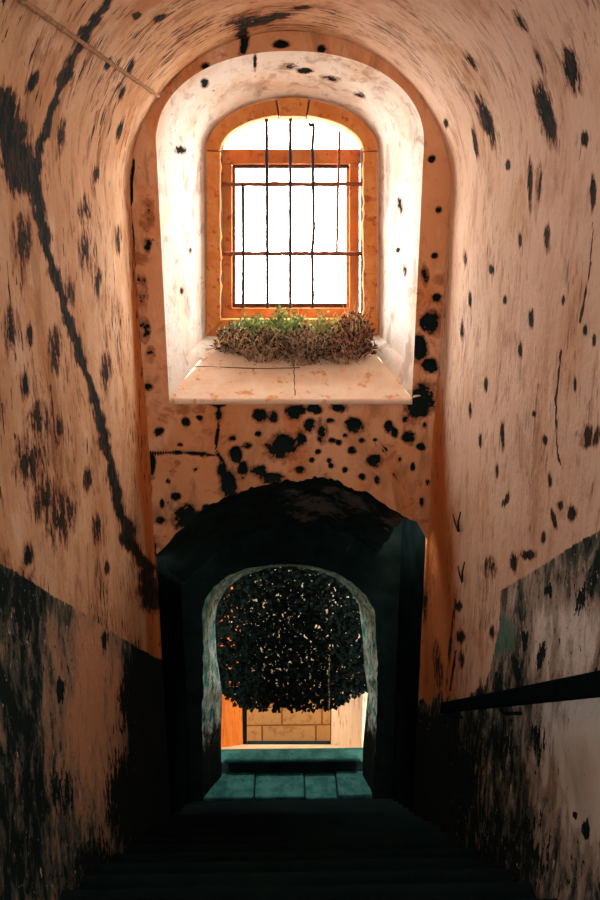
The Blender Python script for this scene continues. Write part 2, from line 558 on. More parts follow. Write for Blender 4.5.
SPOTS_END = [
    (430, 322, 10, 13, 20), (419, 347, 9, 15), (430, 366, 9, 8), (421, 403, 16, 21, 20), (389, 426, 5, 6), (395, 433, 4, 5), (409, 438, 8, 7),
    (421, 447, 5, 4), (354, 425, 9, 8), (352, 451, 5, 4.5), (374, 461, 8, 7), (339, 408, 9, 5), (332, 441, 4.5, 3.5), (339, 443, 3.5, 3.5),
    (318, 452, 3.5, 3), (362, 441, 3, 2.5), (329, 461, 3, 3), (331, 466, 3, 3), (362, 477, 4, 4), (377, 480, 3, 5), (428, 483, 3, 3),
    (422, 503, 3, 5), (300, 470, 6, 4), (296, 410, 12, 5), (314, 409, 8, 5), (330, 421, 4.5, 3), (413, 467, 2.5, 4.5),
    (159, 432, 6, 4, -30), (186, 422, 5, 4.5, 30), (199, 418, 4, 2.5), (219, 416, 4, 6), (219, 404, 9, 4), (260, 416, 9, 7), (274, 417, 5, 7),
    (294, 413, 7, 8), (283, 447, 18, 14), (236, 455, 7, 9), (151, 466, 5, 13), (168, 482, 3, 3), (176, 497, 6, 4.5), (162, 504, 2.5, 4.5),
    (160, 521, 6, 4.5), (185, 517, 16, 13), (207, 507, 4, 3), (228, 484, 10, 18, -10), (222, 470, 6, 11), (258, 434, 4, 3), (232, 439, 4, 3),
    (258, 472, 10, 7, 0, .7), (243, 470, 6, 9, 0, .7), (272, 478, 12, 6), (248, 446, 5, 4, 0, .6),
    (147, 215, 7, 16, 0, .2), (148, 245, 4, 8, 0, .5), (432, 159, 4, 4), (439, 210, 3.5, 3.5), (435, 256, 4, 3.5), (437, 298, 5, 5), (244, 44, 5, 14, 12),
    (281, 44, 9, 4, 0, .8), (321, 49, 5, 4), (360, 70, 4, 3, 0, .7), (402, 98, 4, 4), (147, 387, 6, 4, 0, .7), (141, 300, 6, 24, 0, .12), (144, 330, 6, 12, 0, .12),
    (205, 66, 5, 4, 0, .8), (150, 355, 5, 8, 0, .1), (425, 275, 4, 10, 0, .6), (310, 425, 6, 8, 0, .5), (322, 432, 6, 12, 0, .4), (300, 440, 6, 10, 0, .5),
    (205, 455, 4, 3, 0, .7), (195, 470, 3, 3, 0, .7), (180, 445, 3, 2, 0, .7), (345, 470, 3, 3, 0, .7), (395, 475, 3, 4, 0, .5), (385, 450, 2.5, 2.5), (375, 440, 2.5, 2),
    (405, 420, 3, 2.5, 0, .7), (400, 460, 2.5, 3), (345, 436, 2.5, 2.5), (320, 440, 3, 2.5), (312, 460, 3, 3, 0, .8), (425, 425, 3, 4, 0, .6), (432, 395, 3, 5, 0, .6),
]
LINES_END = [
    ([(148, 454), (176, 453), (205, 455), (217, 456)], [2.0, 1.6, 1.6, 1.2]),
    ([(219, 405), (218, 430), (216, 450), (222, 462)], [1.6, 1.4, 1.4, 2]),
    ([(134, 160), (130, 200), (134, 300), (140, 380), (146, 455), (150, 560)], [1.8, 2, 2, 2.2, 3, 5]),
]

# ------------------------------------------------------------------ passage shell
ys = np.concatenate([np.linspace(Y0, 2.0, 12)[:-1], np.linspace(2.0, D - .30, 180)[:-1], np.linspace(D - .30, D, 40), [D + .03, D + .07]])


def fillet(X_side, sgn, Y, Z, r0):
    k = np.clip((ZS + .1 - Z) / 1.6, 0.0, 1) ** 1.5
    rx, ry = r0 * k + .0005, .03 + .30 * k
    t = np.clip((Y - (D - ry)) / ry, 0, 1)
    return X_side - sgn * rx * (1 - np.sqrt(np.maximum(1 - t * t, 0)))


def paint_line(p1, p2, X):
    a, b = at_x(*p1, X), at_x(*p2, X)
    k = (b[2] - a[2]) / (b[1] - a[1])
    return lambda y: a[2] + k * (y - a[1])


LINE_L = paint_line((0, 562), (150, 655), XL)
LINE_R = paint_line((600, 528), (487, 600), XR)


def side_wall(name, X, sgn, mat, line, r0):
    nz = 440
    Y = np.broadcast_to(ys[None, :], (nz, len(ys)))
    zb = np.broadcast_to((floor_z(ys) - .3)[None, :], Y.shape)
    t = np.linspace(0, 1, nz)[:, None]
    Z = zb + (ZS - zb) * t
    Xg = fillet(X, sgn, Y, Z, r0)
    P = np.stack([Xg, Y, Z], -1)
    w = fbm(P * np.array([0, 1, 1]), .8, 3) * .012
    edge = np.clip((D - .02 - Y) / .3, 0, 1) * np.clip((ZS - Z) / .25, 0, 1)
    P[..., 0] -= sgn * w * edge
    uv = np.stack([Z, Y], -1)
    stain_shade = spot_field(P, SPOTS_SIDE, LINES_SIDE)
    dd = line(Y) - Z
    x, y = project(P)
    if sgn < 0:
        peel_shade = np.exp(-(((x - 95) / 38) ** 2 + ((y - 700) / 110) ** 2)) - .15 * np.exp(-((x - 15) / 45) ** 2) \
            - 1.6 * np.clip((x - 118) / 30, 0, 1)  # last term paints shade towards the tunnel corner
        green = np.zeros_like(x)
    else:
        peel_shade = 1.5 * np.exp(-(((x - 590) / 45) ** 2 + ((y - 760) / 90) ** 2)) + .5 * np.exp(-(((x - 560) / 50) ** 2 + ((y - 620) / 60) ** 2)) \
            - .15 * np.exp(-(((x - 505) / 40) ** 2 + ((y - 800) / 90) ** 2)) - 1.0 * np.clip((478 - x) / 40, 0, 1) * np.clip((y - 700) / 30, 0, 1)  # last term blackens the dado as shade beside the tunnel
        green = np.exp(-(((x - 500) / 26) ** 2 + ((y - 635) / 32) ** 2)) * 1.2 - .6
    band = np.interp(y, [250, 330, 560, 690], [3, 5, 24, 26]) if sgn > 0 else np.interp(y, [250, 340, 480, 560], [2, 6, 9, 4])
    dist = (x - 432) if sgn > 0 else (150 - np.interp(y, [200, 550], [19, 0]) - x)
    bare = np.clip(1.35 - dist / band, -1, 1) * (y > 240)
    # scratches of mould continue below the paint edge only where the paint is
    if sgn > 0:
        dd = np.where(x < 500, np.minimum(dd, (y - 700) * .004 + .30 * np.clip((x - 470) / 30, 0, 1) ** 2 + .05 * fbm(P * np.array([0, 1, .5]), 3.5, 3)), dd)
    o = grid(name, P, mat, uv, {'stain': stain_shade, 'dado': dd, 'peel': peel_shade, 'green': green, 'bare': bare}, flip=(sgn > 0))
    tag(o, kind='structure')
    return o


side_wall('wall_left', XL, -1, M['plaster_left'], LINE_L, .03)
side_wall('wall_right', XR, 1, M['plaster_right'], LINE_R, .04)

na = 420
th = np.linspace(math.pi, 0, na)[:, None]
Yv = np.broadcast_to(ys[None, :], (na, len(ys)))
Pv = np.stack([XC + AX * np.cos(th) + 0 * Yv, Yv, ZS + AZ * np.sin(th) + 0 * Yv], -1)
wv = fbm(Pv, .7, 3) * .014 * np.clip((D - .02 - Yv) / .3, 0, 1) * np.clip(np.sin(th) * 5, 0, 1)
Pv[..., 0] += np.cos(th) * wv
Pv[..., 2] += np.sin(th) * wv
arc = np.broadcast_to((math.pi - th) * (AX + AZ) / 2, Yv.shape) + ZS
arc = np.where(th < math.pi / 2, np.broadcast_to(th * (AX + AZ) / 2, Yv.shape) + ZS, arc)
vault = grid('ceiling', Pv, M['plaster_vault'], np.stack([arc, Yv], -1),
             {'stain': spot_field(Pv, SPOTS_SIDE, LINES_SIDE), 'bare': np.full(Yv.shape, -1.0)}, flip=False)
tag(vault, kind='structure')


def on_shell(px, py, off=0.0):
    """a pixel's place on the side walls or the vault"""
    d = ray(px, py)
    for X in (XL, XR):
        if d[0] * X > 0:
            q = d * (X / d[0])
            if q[2] < ZS and 0 < q[1] <= D:
                return q - np.array([math.copysign(off, X), 0, 0])
    A = (d[0] / AX) ** 2 + (d[2] / AZ) ** 2
    B = -2 * (d[0] * XC / AX ** 2 + d[2] * ZS / AZ ** 2)
    C = (XC / AX) ** 2 + (ZS / AZ) ** 2 - 1
    t = (-B + math.sqrt(B * B - 4 * A * C)) / (2 * A)
    q = d * t
    n = np.array([(q[0] - XC) / AX ** 2, 0, (q[2] - ZS) / AZ ** 2])
    n /= np.linalg.norm(n)
    q[1] = min(q[1], D)
    return q - n * off


# ------------------------------------------------------------------ stairs
mb = MB()
run = .28
y = Y0
prof = []
while y < Y2 + .05:
    prof.append((y, floor_z(y)))
    prof.append((y + run, floor_z(y)))
    y += run
V, Fc = [], []
for (yy, zz) in prof:
    V += [(XL - .06, yy, zz), (XR + .06, yy, zz)]
for k in range(len(prof) - 1):
    Fc.append((2 * k, 2 * k + 1, 2 * k + 3, 2 * k + 2))
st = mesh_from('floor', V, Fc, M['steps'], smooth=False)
tag(st, kind='structure')

# ------------------------------------------------------------------ end wall with the window niche
CEN = (290.0, 250.0)


def arch_loop(xl, xr, ybot, yspr, ycrown, xbl, xbr, n=400, power=2.0):
    """pixel outline of an arched opening, counted by angle about CEN"""
    pts = [(xbl, ybot), (xl, yspr)]
    cx, ax, az = (xl + xr) / 2, (xr - xl) / 2, yspr - ycrown
    for k in range(1, 120):
        a = math.pi - math.pi * k / 120
        c, s = math.cos(a), math.sin(a)
        pts.append((cx + ax * math.copysign(abs(c) ** (2 / power), c), yspr - az * abs(s) ** (2 / power)))
    pts += [(xr, yspr), (xbr, ybot)]
    return pts


def by_angle(pts, cen, angles):
    """where rays from cen cross the closed polyline (first crossing)"""
    P = np.array(pts, float)
    A, B = P, np.roll(P, -1, 0)
    out = []
    for a in angles:
        d = np.array([math.cos(a), math.sin(a)])
        e = B - A
        den = d[0] * e[:, 1] - d[1] * e[:, 0]
        den = np.where(np.abs(den) < 1e-9, 1e-9, den)
        r = A - np.array(cen)
        t = (r[:, 0] * e[:, 1] - r[:, 1] * e[:, 0]) / den
        s = (r[:, 0] * d[1] - r[:, 1] * d[0]) / den
        ok = (t > 0) & (s >= -1e-6) & (s <= 1 + 1e-6)
        out.append(np.array(cen) + d * t[ok].min())
    return np.array(out)


front = arch_loop(156, 424, 398, 142, 51, 169, 412, power=2.15)
back = arch_loop(206, 378, 334, 152, 98, 208, 378, power=2.0)
TUN = [(428, 572), (427, 556), (421, 540), (417, 522), (408, 518), (398, 513), (388, 506), (378, 499), (368, 492), (356, 491), (346, 486),
       (338, 480), (326, 478), (314, 477), (300, 481), (286, 480), (272, 483), (262, 485), (250, 488), (238, 493), (224, 498), (212, 504), (200, 511),
       (190, 521), (178, 531), (168, 543), (160, 552), (152, 558), (149, 566)]


def jag(pts, amp):
    out = []
    for a, b in zip(pts[:-1], pts[1:]):
        for k in range(6):
            t = k / 6
            out.append((a[0] + (b[0] - a[0]) * t + random.uniform(-amp, amp), a[1] + (b[1] - a[1]) * t + random.uniform(-amp, amp)))
    out.append(pts[-1])
    return out


TUNJ = jag(TUN, 1.3)
NA = 720
ang = np.linspace(0, 2 * math.pi, NA, endpoint=False)
# outer outline in pixels: profile of the passage at the end wall, then the broken edge of the tunnel
prof_px = []
for zz in np.linspace(at_y(150, 566, D)[2], ZS, 12):
    prof_px.append(tuple(float(v) for v in project(np.array([XL + .001, D, zz]))))
for k in range(1, 160):
    a = math.pi - math.pi * k / 160
    prof_px.append(tuple(float(v) for v in project(np.array([XC + (AX + .01) * math.cos(a), D, ZS + (AZ + .01) * math.sin(a)]))))
for zz in np.linspace(ZS, at_y(430, 572, D)[2], 12):
    prof_px.append(tuple(float(v) for v in project(np.array([XR - .001, D, zz]))))
# corners of the broken edge must be hit exactly: add their angles
extra = [math.atan2(p[1] - CEN[1], p[0] - CEN[0]) % (2 * math.pi) for p in (front[0], front[-1], back[0], back[-1], TUN[0], TUN[-1])]
ang = np.unique(np.concatenate([ang, np.array(extra)]))
NA = len(ang)
outer = by_angle(prof_px + TUNJ, CEN, ang)
inner = by_angle(front, CEN, ang)
backp = by_angle(back, CEN, ang)
NR = 70
P = np.zeros((NA, NR, 3))
for j in range(NR):
    t = j / (NR - 1)
    q = inner * (1 - t) + outer * t
    for i in range(NA):
        P[i, j] = at_y(q[i, 0], q[i, 1], D)
stain_shade = spot_field(P, SPOTS_END, LINES_END)
edge_t = np.broadcast_to(np.linspace(0, 1, NR)[None, :], (NA, NR))
safe = np.clip(edge_t * 12, 0, 1) * np.clip((1 - edge_t) * 12, 0, 1)
P[..., 1] += (.028 * np.clip(stain_shade * 2.2, 0, 1) + .008 * fbm(P, 1.3, 3)) * safe
e = grid('wall_end', P, M['plaster_end'], P[..., [0, 2]], {'stain': stain_shade}, flip=False, wrap=True)
tag(e, kind='structure')

# niche: splayed reveals, soffit and sill
NN = 36
N = np.zeros((NA, NN, 3))
for i in range(NA):
    a, b = at_y(*inner[i], D), at_y(*backp[i], YB)
    for j in range(NN):
        t = j / (NN - 1)
        N[i, j] = a * (1 - t) + b * t
nst = spot_field(N, [(204, 82, 4, 5, 0, .8), (304, 70, 8, 3, 0, .8), (255, 62, 2, 12, 0, .7), (288, 66, 9, 3, 0, .35), (400, 205, 3, 8, 0, .5), (398, 250, 2.5, 3),
                       (405, 270, 2, 7, 0, .6), (180, 150, 6, 4, 0, .5), (330, 78, 10, 3, 10, .35), (360, 95, 6, 3, 20, .4), (182, 290, 2, 5, 0, .6), (190, 250, 2, 4, 0, .5)])
sill_mask = ang_mask = None
sl = []
lo_a = math.atan2(front[-1][1] - CEN[1], front[-1][0] - CEN[0]) % (2 * math.pi)
hi_a = math.atan2(front[0][1] - CEN[1], front[0][0] - CEN[0]) % (2 * math.pi)
idx_s = [i for i in range(NA) if lo_a - 1e-6 <= ang[i] <= hi_a + 1e-6]
idx_r = [i for i in range(NA) if ang[i] >= hi_a - 1e-6] + [i for i in range(NA) if ang[i] <= lo_a + 1e-6]
Nr = N[idx_r].copy()
wav = fbm(Nr, 1.6, 3) * .008
tt = np.linspace(0, 1, NN)[None, :]
cen3 = np.array([XC, 0, at_y(*CEN, D)[2]])
dirs = Nr - cen3
dirs[..., 1] = 0
dirs /= np.linalg.norm(dirs, axis=-1, keepdims=True)
Nr += dirs * (wav * np.clip(tt * 8, 0, 1) * np.clip((1 - tt) * 8, 0, 1))[..., None]
o = grid('wall_niche', Nr, M['limewash'], Nr[..., [2, 1]], {'stain': nst[idx_r]}, flip=False)
tag(o, kind='structure')
# sill as a slab with a rounded, slightly proud nose
ns = len(idx_s)
S = N[idx_s].copy()
wv2 = fbm(S, 2.0, 3) * .006
S[..., 2] += wv2 * np.clip(tt * 6, 0, 1)
nose = S[:, :1].copy()
n1 = nose + np.array([0, -.018, -.008])
n2 = nose + np.array([0, -.020, -.035])
n3 = nose + np.array([0, .004, -.045])
S = np.concatenate([n3, n2, n1, S], 1)
ext = np.array([.07, 0, 0])
sg = 1 if S[0, 0, 0] < S[-1, 0, 0] else -1
S = np.concatenate([S[:1] - sg * ext * np.clip((np.arange(S.shape[1]) - 3) * 9, 0, 1)[None, :, None], S, S[-1:] + sg * ext * np.clip((np.arange(S.shape[1]) - 3) * 9, 0, 1)[None, :, None]], 0)
o = grid('trim_1', S, M['sill'], S[..., [0, 1]], flip=False)
tag(o, kind='structure')
SA, SB = at_y(290, 398, D), at_y(290, 334, YB)


def sill_z(y):
    t = (y - D) / (YB - D)
    return SA[2] + (SB[2] - SA[2]) * t


# hairline joints of the sill slabs
mb = MB()
for pa, pb in (((295, 396), (294, 366)), ((186, 366), (262, 369)), ((262, 369), (300, 368))):
    def on_sill(px, py):
        d = ray(px, py)
        # intersection with the sloping sill plane
        k = (SB[2] - SA[2]) / (YB - D)
        t = (SA[2] - k * D) / (d[2] - k * d[1])
        return Vector(d * t)
    a, b = on_sill(*pa), on_sill(*pb)
    pts = [a.lerp(b, t / 8) + Vector((random.uniform(-.004, .004), random.uniform(-.004, .004), .0025)) for t in range(9)]
    mb.tube(pts, .0035, 5)
o = mb.build('trim_2', M['debris'])
tag(o, kind='structure')

# ------------------------------------------------------------------ window 1: stone surround and wooden frame
win = empty('window_1', tuple(at_y(290, 334, YB)))
tag(win, kind='structure')


def ring_piece(name, inn, out, y0, y1, mat, bevel=.008):
    """a curved stone between two pixel lines, from depth y0 to y1"""
    n = len(inn)
    V, Fc = [], []
    for k in range(n):
        for (p, yy) in ((inn[k], y0), (out[k], y0), (out[k], y1), (inn[k], y1)):
            q = at_y(p[0], p[1], y0)
            V.append((q[0], yy, q[2]))
    for k in range(n - 1):
        for i in range(4):
            j = (i + 1) % 4
            Fc.append((4 * k + i, 4 * k + j, 4 * k + 4 + j, 4 * k + 4 + i))
    Fc.append((3, 2, 1, 0))
    Fc.append((4 * n - 4, 4 * n - 3, 4 * n - 2, 4 * n - 1))
    m = MB()
    m.add(V, Fc)
    ob = m.build(name, mat, win, bevel=bevel)
    return ob


def ell(xl, xr, yspr, yc, a):
    return ((xl + xr) / 2 + (xr - xl) / 2 * math.cos(a), yspr - (yspr - yc) * math.sin(a))


YS0, YS1 = YB - .05, YB + .16
for (sx_o, sx_i) in ((206, 220.5), (377.5, 363.5)):
    n = 24
    inn = [(sx_i + random.uniform(-.7, .7), 322 - (322 - 151.5) * k / n) for k in range(n + 1)]
    out = [(sx_o, 336 - (336 - 151.5) * k / n) for k in range(n + 1)]
    if sx_o < 290:
        inn, out = out, inn
    ring_piece('stone_jamb', inn, out, YS0, YS1, M['surround'])

m = MB()
px = [(206, 336), (378, 336), (378, 319.3), (206, 319.3)]
q = [at_y(p[0], p[1], YS0) for p in px]
m.box(q[0][0] - .06, q[1][0] + .06, YS0 + .02, YS1, q[0][2] - .12, q[2][2])
m.build('stone_sill', M['surround'], win, bevel=.008)
for a0, a1, nm in ((math.pi, 1.765, 'arch_stone'), (1.745, 1.375, 'keystone'), (1.355, 0, 'arch_stone')):
    n = 26 if nm != 'keystone' else 8
    ex = 1.5 if nm == 'keystone' else 0
    inn = [ell(220.5, 363.5, 150.5, 114.5 + ex, a0 + (a1 - a0) * k / n) for k in range(n + 1)]
    out = [ell(206, 378, 150.5, 98.5 - ex, a0 + (a1 - a0) * k / n) for k in range(n + 1)]
    ob = ring_piece(nm, out, inn, YS0 - (.012 if nm == 'keystone' else 0), YS1, M['surround'])


def px_box(m, x0, x1, y0, y1, Y, dy):
    q = [at_y(x0, y1, Y), at_y(x1, y1, Y), at_y(x1, y0, Y), at_y(x0, y0, Y)]
    m.hexa([(q[0][0], Y, q[0][2]), (q[1][0], Y, q[1][2]), (q[1][0], Y + dy, q[1][2]), (q[0][0], Y + dy, q[0][2]),
            (q[3][0], Y, q[3][2]), (q[2][0], Y, q[2][2]), (q[2][0], Y + dy, q[2][2]), (q[3][0], Y + dy, q[3][2])])


n = 60
inn = [(221.5, 320)] + [ell(221.5, 362.5, 150.5, 115.5, math.pi * (1 - k / n)) for k in range(n + 1)] + [(362.5, 320)]
out = [(200, 336)] + [ell(200, 384, 150.5, 92, math.pi * (1 - k / n)) for k in range(n + 1)] + [(384, 336)]
ring_piece('mortar', out, inn, YS0 + .055, YS1 + .01, M['wood_dark'], 0)
YW = YB + .09
for nm, args in (('frame_rail', (222, 360.5, 149, 164)), ('frame_stile', (222, 232, 164.3, 318)), ('frame_stile', (349.5, 359.5, 164.3, 318)),
                 ('frame_rail', (232.2, 349.3, 308, 319))):
    m = MB()
    px_box(m, *args, YW, .07)
    m.build(nm, M['wood'], win, bevel=.006)
for nm, args, mt in (('inner_rail', (232.3, 349.2, 164.3, 168), 'wood_dark'), ('inner_stile', (232.3, 235.2, 168, 308), 'wood_dark'), ('inner_stile', (346.5, 349.2, 168, 308), 'wood'),  # upper strip is dark wood standing for the frame's shadow line
                     ('inner_rail', (235.3, 346.4, 303.5, 308), 'wood_dark')):
    m = MB()
    px_box(m, *args, YW + .03, .05)
    m.build(nm, M[mt], win, bevel=.003)

# ------------------------------------------------------------------ iron grille
YG = YB + .055
gr = empty('iron_grille', tuple(at_y(291, 318, YG)))
tag(gr, 'rusty iron bar grille standing in front of the wooden window frame', 'grille')


def wob(pts, amp, n):
    out = []
    for k in range(n + 1):
        t = k / n * (len(pts) - 1)
        i = min(int(t), len(pts) - 2)
        f = t - i
        out.append((pts[i][0] * (1 - f) + pts[i + 1][0] * f + random.uniform(-amp, amp), pts[i][1] * (1 - f) + pts[i + 1][1] * f))
    return out


for yy in (184.3, 253.7):
    m = MB()
    pts = [at_y(221 + (362 - 221) * k / 30, yy + random.uniform(-.35, .35) + (0 if k else 0), YG) for k in range(31)]
    m.tube(pts, [.0155 + random.uniform(-.002, .003) for _ in pts], 10)
    m.build('cross_bar', M['rust'], gr, smooth=True)
for pts, rad, mt, am in (([(243, 184), (243.4, 250), (243.2, 308)], .0125, 'iron', .1), ([(266.5, 116), (267.2, 200), (267.5, 308)], .0125, 'iron', .1),
                         ([(290.5, 116), (290.3, 200), (290.3, 308)], .0125, 'iron', .1),
                         ([(308.5, 123.5), (310, 125.5), (313, 123.8), (314, 128), (312.5, 150), (313.2, 185), (314, 215), (313.5, 235), (312, 252), (312.8, 280), (312.5, 308)], .0115, 'iron', .25),
                         ([(340, 131), (338.5, 170), (337.5, 210), (336.6, 256)], .010, 'rust', .25)):
    m = MB()
    px = wob(pts, am, 40)
    m.tube([at_y(p[0], p[1], YG - .012) for p in px], rad, 8, .08)
    m.build('upright_bar', M[mt], gr, smooth=True)

# ------------------------------------------------------------------ plants on the sill
def strip_leaves(specs):
    """specs: (base, direction, normal, length, width) -> folded pointed leaves"""
    V, Fc = [], []
    for b, d, nrm, L, w in specs:
        s = d.cross(nrm).normalized() * w
        n0 = len(V)
        V += [b, b + d * L * .45 + s + nrm * L * .06, b + d * L + nrm * (-L * .12), b + d * L * .45 - s + nrm * L * .06, b + d * L * .5 - nrm * L * .03]
        Fc += [(n0, n0 + 1, n0 + 4), (n0 + 1, n0 + 2, n0 + 4), (n0 + 2, n0 + 3, n0 + 4), (n0 + 3, n0, n0 + 4)]
    return V, Fc


def rv():
    while True:
        v = Vector((random.uniform(-1, 1), random.uniform(-1, 1), random.uniform(-1, 1)))
        if .1 < v.length < 1:
            return v.normalized()


def bush(name, label, cat, px, py_base, Y, spread, h, stems, leafmat, stemmat, leaf_l, leaf_w, per, group, droop=.25, back=0, labelled=None):
    X = at_y(px, py_base, Y)[0]
    z = sill_z(Y) + .004
    root = empty(name, (X, Y, z))
    tag(root, label, cat, group)
    ms = MB()
    specs = []
    for _ in range(stems):
        a = random.uniform(0, 2 * math.pi)
        rr = spread * random.uniform(0, 1) ** .6
        b = Vector((X + math.cos(a) * rr * .45, Y + math.sin(a) * rr * .22, 0))
        b.z = sill_z(b.y) + .002
        tip = Vector((X + math.cos(a) * rr, Y + math.sin(a) * rr * .40 - back, sill_z(Y) + h * random.uniform(.35, 1.0) * (1 - .45 * (rr / spread) ** 2)))
        mid = (b + tip) / 2 + Vector((random.uniform(-.02, .02), random.uniform(-.02, .02), h * droop * random.uniform(.2, 1)))
        tip.y = min(tip.y, YB - .065)
        mid.y = min(mid.y, YB - .065)
        pts = []
        for k in range(6):
            t = k / 5
            p = b * (1 - t) ** 2 + mid * 2 * t * (1 - t) + tip * t * t
            p.z = max(p.z, sill_z(p.y) + .004)
            pts.append(p)
        ms.tube(pts, [.0048, .0044, .004, .0034, .0028, .0016], 4)
        for _k in range(per):
            t = random.uniform(.15, 1)
            p = b * (1 - t) ** 2 + mid * 2 * t * (1 - t) + tip * t * t
            d = ((tip - b).normalized() * .6 + rv() * .9 + Vector((0, 0, .25))).normalized()
            L = leaf_l * random.uniform(.6, 1.3)
            e = p + d * L
            if e.z < sill_z(e.y) + .004 or e.y > YB - .055:
                continue
            specs.append((p, d, rv(), L, leaf_w * random.uniform(.7, 1.3)))
    ms.build('stems', M[stemmat], root)
    V, Fc = strip_leaves(specs)
    m = MB()
    m.add(V, Fc)
    m.build('leaves', M[leafmat], root)
    if name == 'dry_weed':
        mt = MB()
        for _ in range(26):
            a = random.uniform(0, 6.28)
            c = Vector((X + math.cos(a) * spread * .5 * random.random(), Y + math.sin(a) * spread * .2, 0))
            dx = random.uniform(-.16, .16)
            hh = h * random.uniform(.45, 1.0)
            pts = []
            for t in (0, .2, .4, .6, .8, 1):
                yy = min(c.y - .05 * t, YB - .06)
                pts.append((c.x + dx * t + random.uniform(-.008, .008), yy, sill_z(yy) + .006 + hh * math.sin(t * 2.5) * .9 + .02 * t))
            mt.tube(pts, [.0042, .004, .0036, .003, .0025, .0015], 5)
        mt.build('dead_twigs', M['straw'] if random.random() < .5 else M['twig'], root)
    return root


YP = YB - .22
gp = 'green plants on the window sill'
bush('leafy_weed', 'grey-green leafy weed at the lower left corner of the bars', 'plant', 248, 330, YP + .08, .17, .26, 80, 'green', 'green', .040, .0095, 11, gp)
bush('leafy_weed', 'bushy green weed under the middle bars of the window', 'plant', 284, 330, YP + .08, .17, .31, 90, 'green', 'green', .044, .010, 11, gp)
bush('leafy_weed', 'yellowish olive weed right of the green ones on the sill', 'plant', 322, 330, YP + .08, .17, .27, 80, 'olive', 'olive', .040, .0095, 10, gp)
gd = 'dry plants on the window sill'
bush('dry_weed', 'low dark brown weed beside the left jamb of the window', 'plant', 233, 340, YP + .02, .15, .20, 80, 'dry', 'twig', .042, .009, 9, gd)
bush('dry_weed', 'brown tangled dry weed below the green plants, front left', 'plant', 262, 345, YP - .04, .27, .23, 170, 'dry', 'twig', .045, .0095, 8, gd)
bush('dry_weed', 'dry tangled weed in the middle of the sill front', 'plant', 302, 345, YP - .07, .27, .24, 180, 'dry', 'twig', .045, .0095, 8, gd)
bush('dry_weed', 'russet dry weed against the right jamb of the window', 'plant', 354, 340, YP + .04, .15, .31, 120, 'russet', 'twig', .043, .0095, 9, gd)
bush('dry_weed', 'dry reddish weed at the right end of the sill front', 'plant', 345, 350, YP - .07, .23, .22, 160, 'russet', 'twig', .045, .0095, 8, gd)
# straw grass tuft
X = at_y(351, 320, YP + .12)[0]
root = empty('grass_tuft', (X, YP + .11, sill_z(YP + .11)))
tag(root, 'thin straw coloured grass tuft by the right wooden stile', 'grass')
m = MB()
for _ in range(34):
    b = Vector((X + random.uniform(-.05, .05), YP + .10 + random.uniform(-.02, .02), 0))
    b.z = sill_z(b.y)
    L = random.uniform(.18, .34)
    dx = random.uniform(-.07, .09)
    pts = [b + Vector((dx * t * t, -.02 * t, L * t)) for t in (0, .3, .6, .85, 1)]
    m.tube(pts, [.0025, .0024, .002, .0015, .0007], 4)
m.build('blades', M['straw'], root)

# fallen chips of plaster on the sill
def rock(name, mat, c, sx, sy, sz, label, cat, group, seed):
    bm = bmesh.new()
    bmesh.ops.create_icosphere(bm, subdivisions=2, radius=1)
    for v in bm.verts:
        k = 1 + .28 * mnoise.noise(v.co * 1.6 + Vector((seed, seed * 2, 0)))
        v.co = Vector((v.co.x * sx * k, v.co.y * sy * k, max(v.co.z, -.4) * sz * k))
    me = bpy.data.meshes.new(name)
    bm.to_mesh(me)
    bm.free()
    o = link(name, me, mat)
    o.location = c
    tag(o, label, cat, group)
    return o


for k, (px, py, sx, sy, sz, lb) in enumerate(((208, 349, .034, .03, .014, 'pale flat plaster chip nearest the left jamb on the sill'),
                                              (203, 359, .030, .026, .012, 'pale plaster chip against the left niche reveal on the sill'),
                                              (217, 367, .024, .018, .010, 'small peach plaster chip lying alone on the sill'),
                                              (222, 361, .016, .013, .008, 'tiny plaster chip at the edge of the dry weeds'))):
    q = on_sill(px, py)
    rock('plaster_chip', M['chip'], (q[0], q[1], q[2] + sz * .4), sx, sy, sz, lb, 'chip', 'plaster chips on the sill', k * 3.1 + 1)
# loose leaf litter under the plants
m = MB()
sp = []
for _ in range(900):
    px, py = random.gauss(300, 48), random.uniform(334, 367)
    if px < 214 + (py - 334) * .4 or px > 384 or random.random() > math.exp(-((py - 345) / 14) ** 2) + .08:
        continue
    q = on_sill(px, py)
    if q.y > YB - .06:
        continue
    d = rv()
    d.z = abs(d.z) * .3
    d.normalize()
    sp.append((q + Vector((0, 0, .006)), d, Vector((0, 0, 1)), random.uniform(.015, .045), random.uniform(.002, .006)))
V, Fc = strip_leaves(sp)
m.add(V, Fc)
o = m.build('leaf_litter', M['debris'])
tag(o, 'brown dry leaf litter and twigs scattered over the sill', 'leaf litter', kind='stuff')

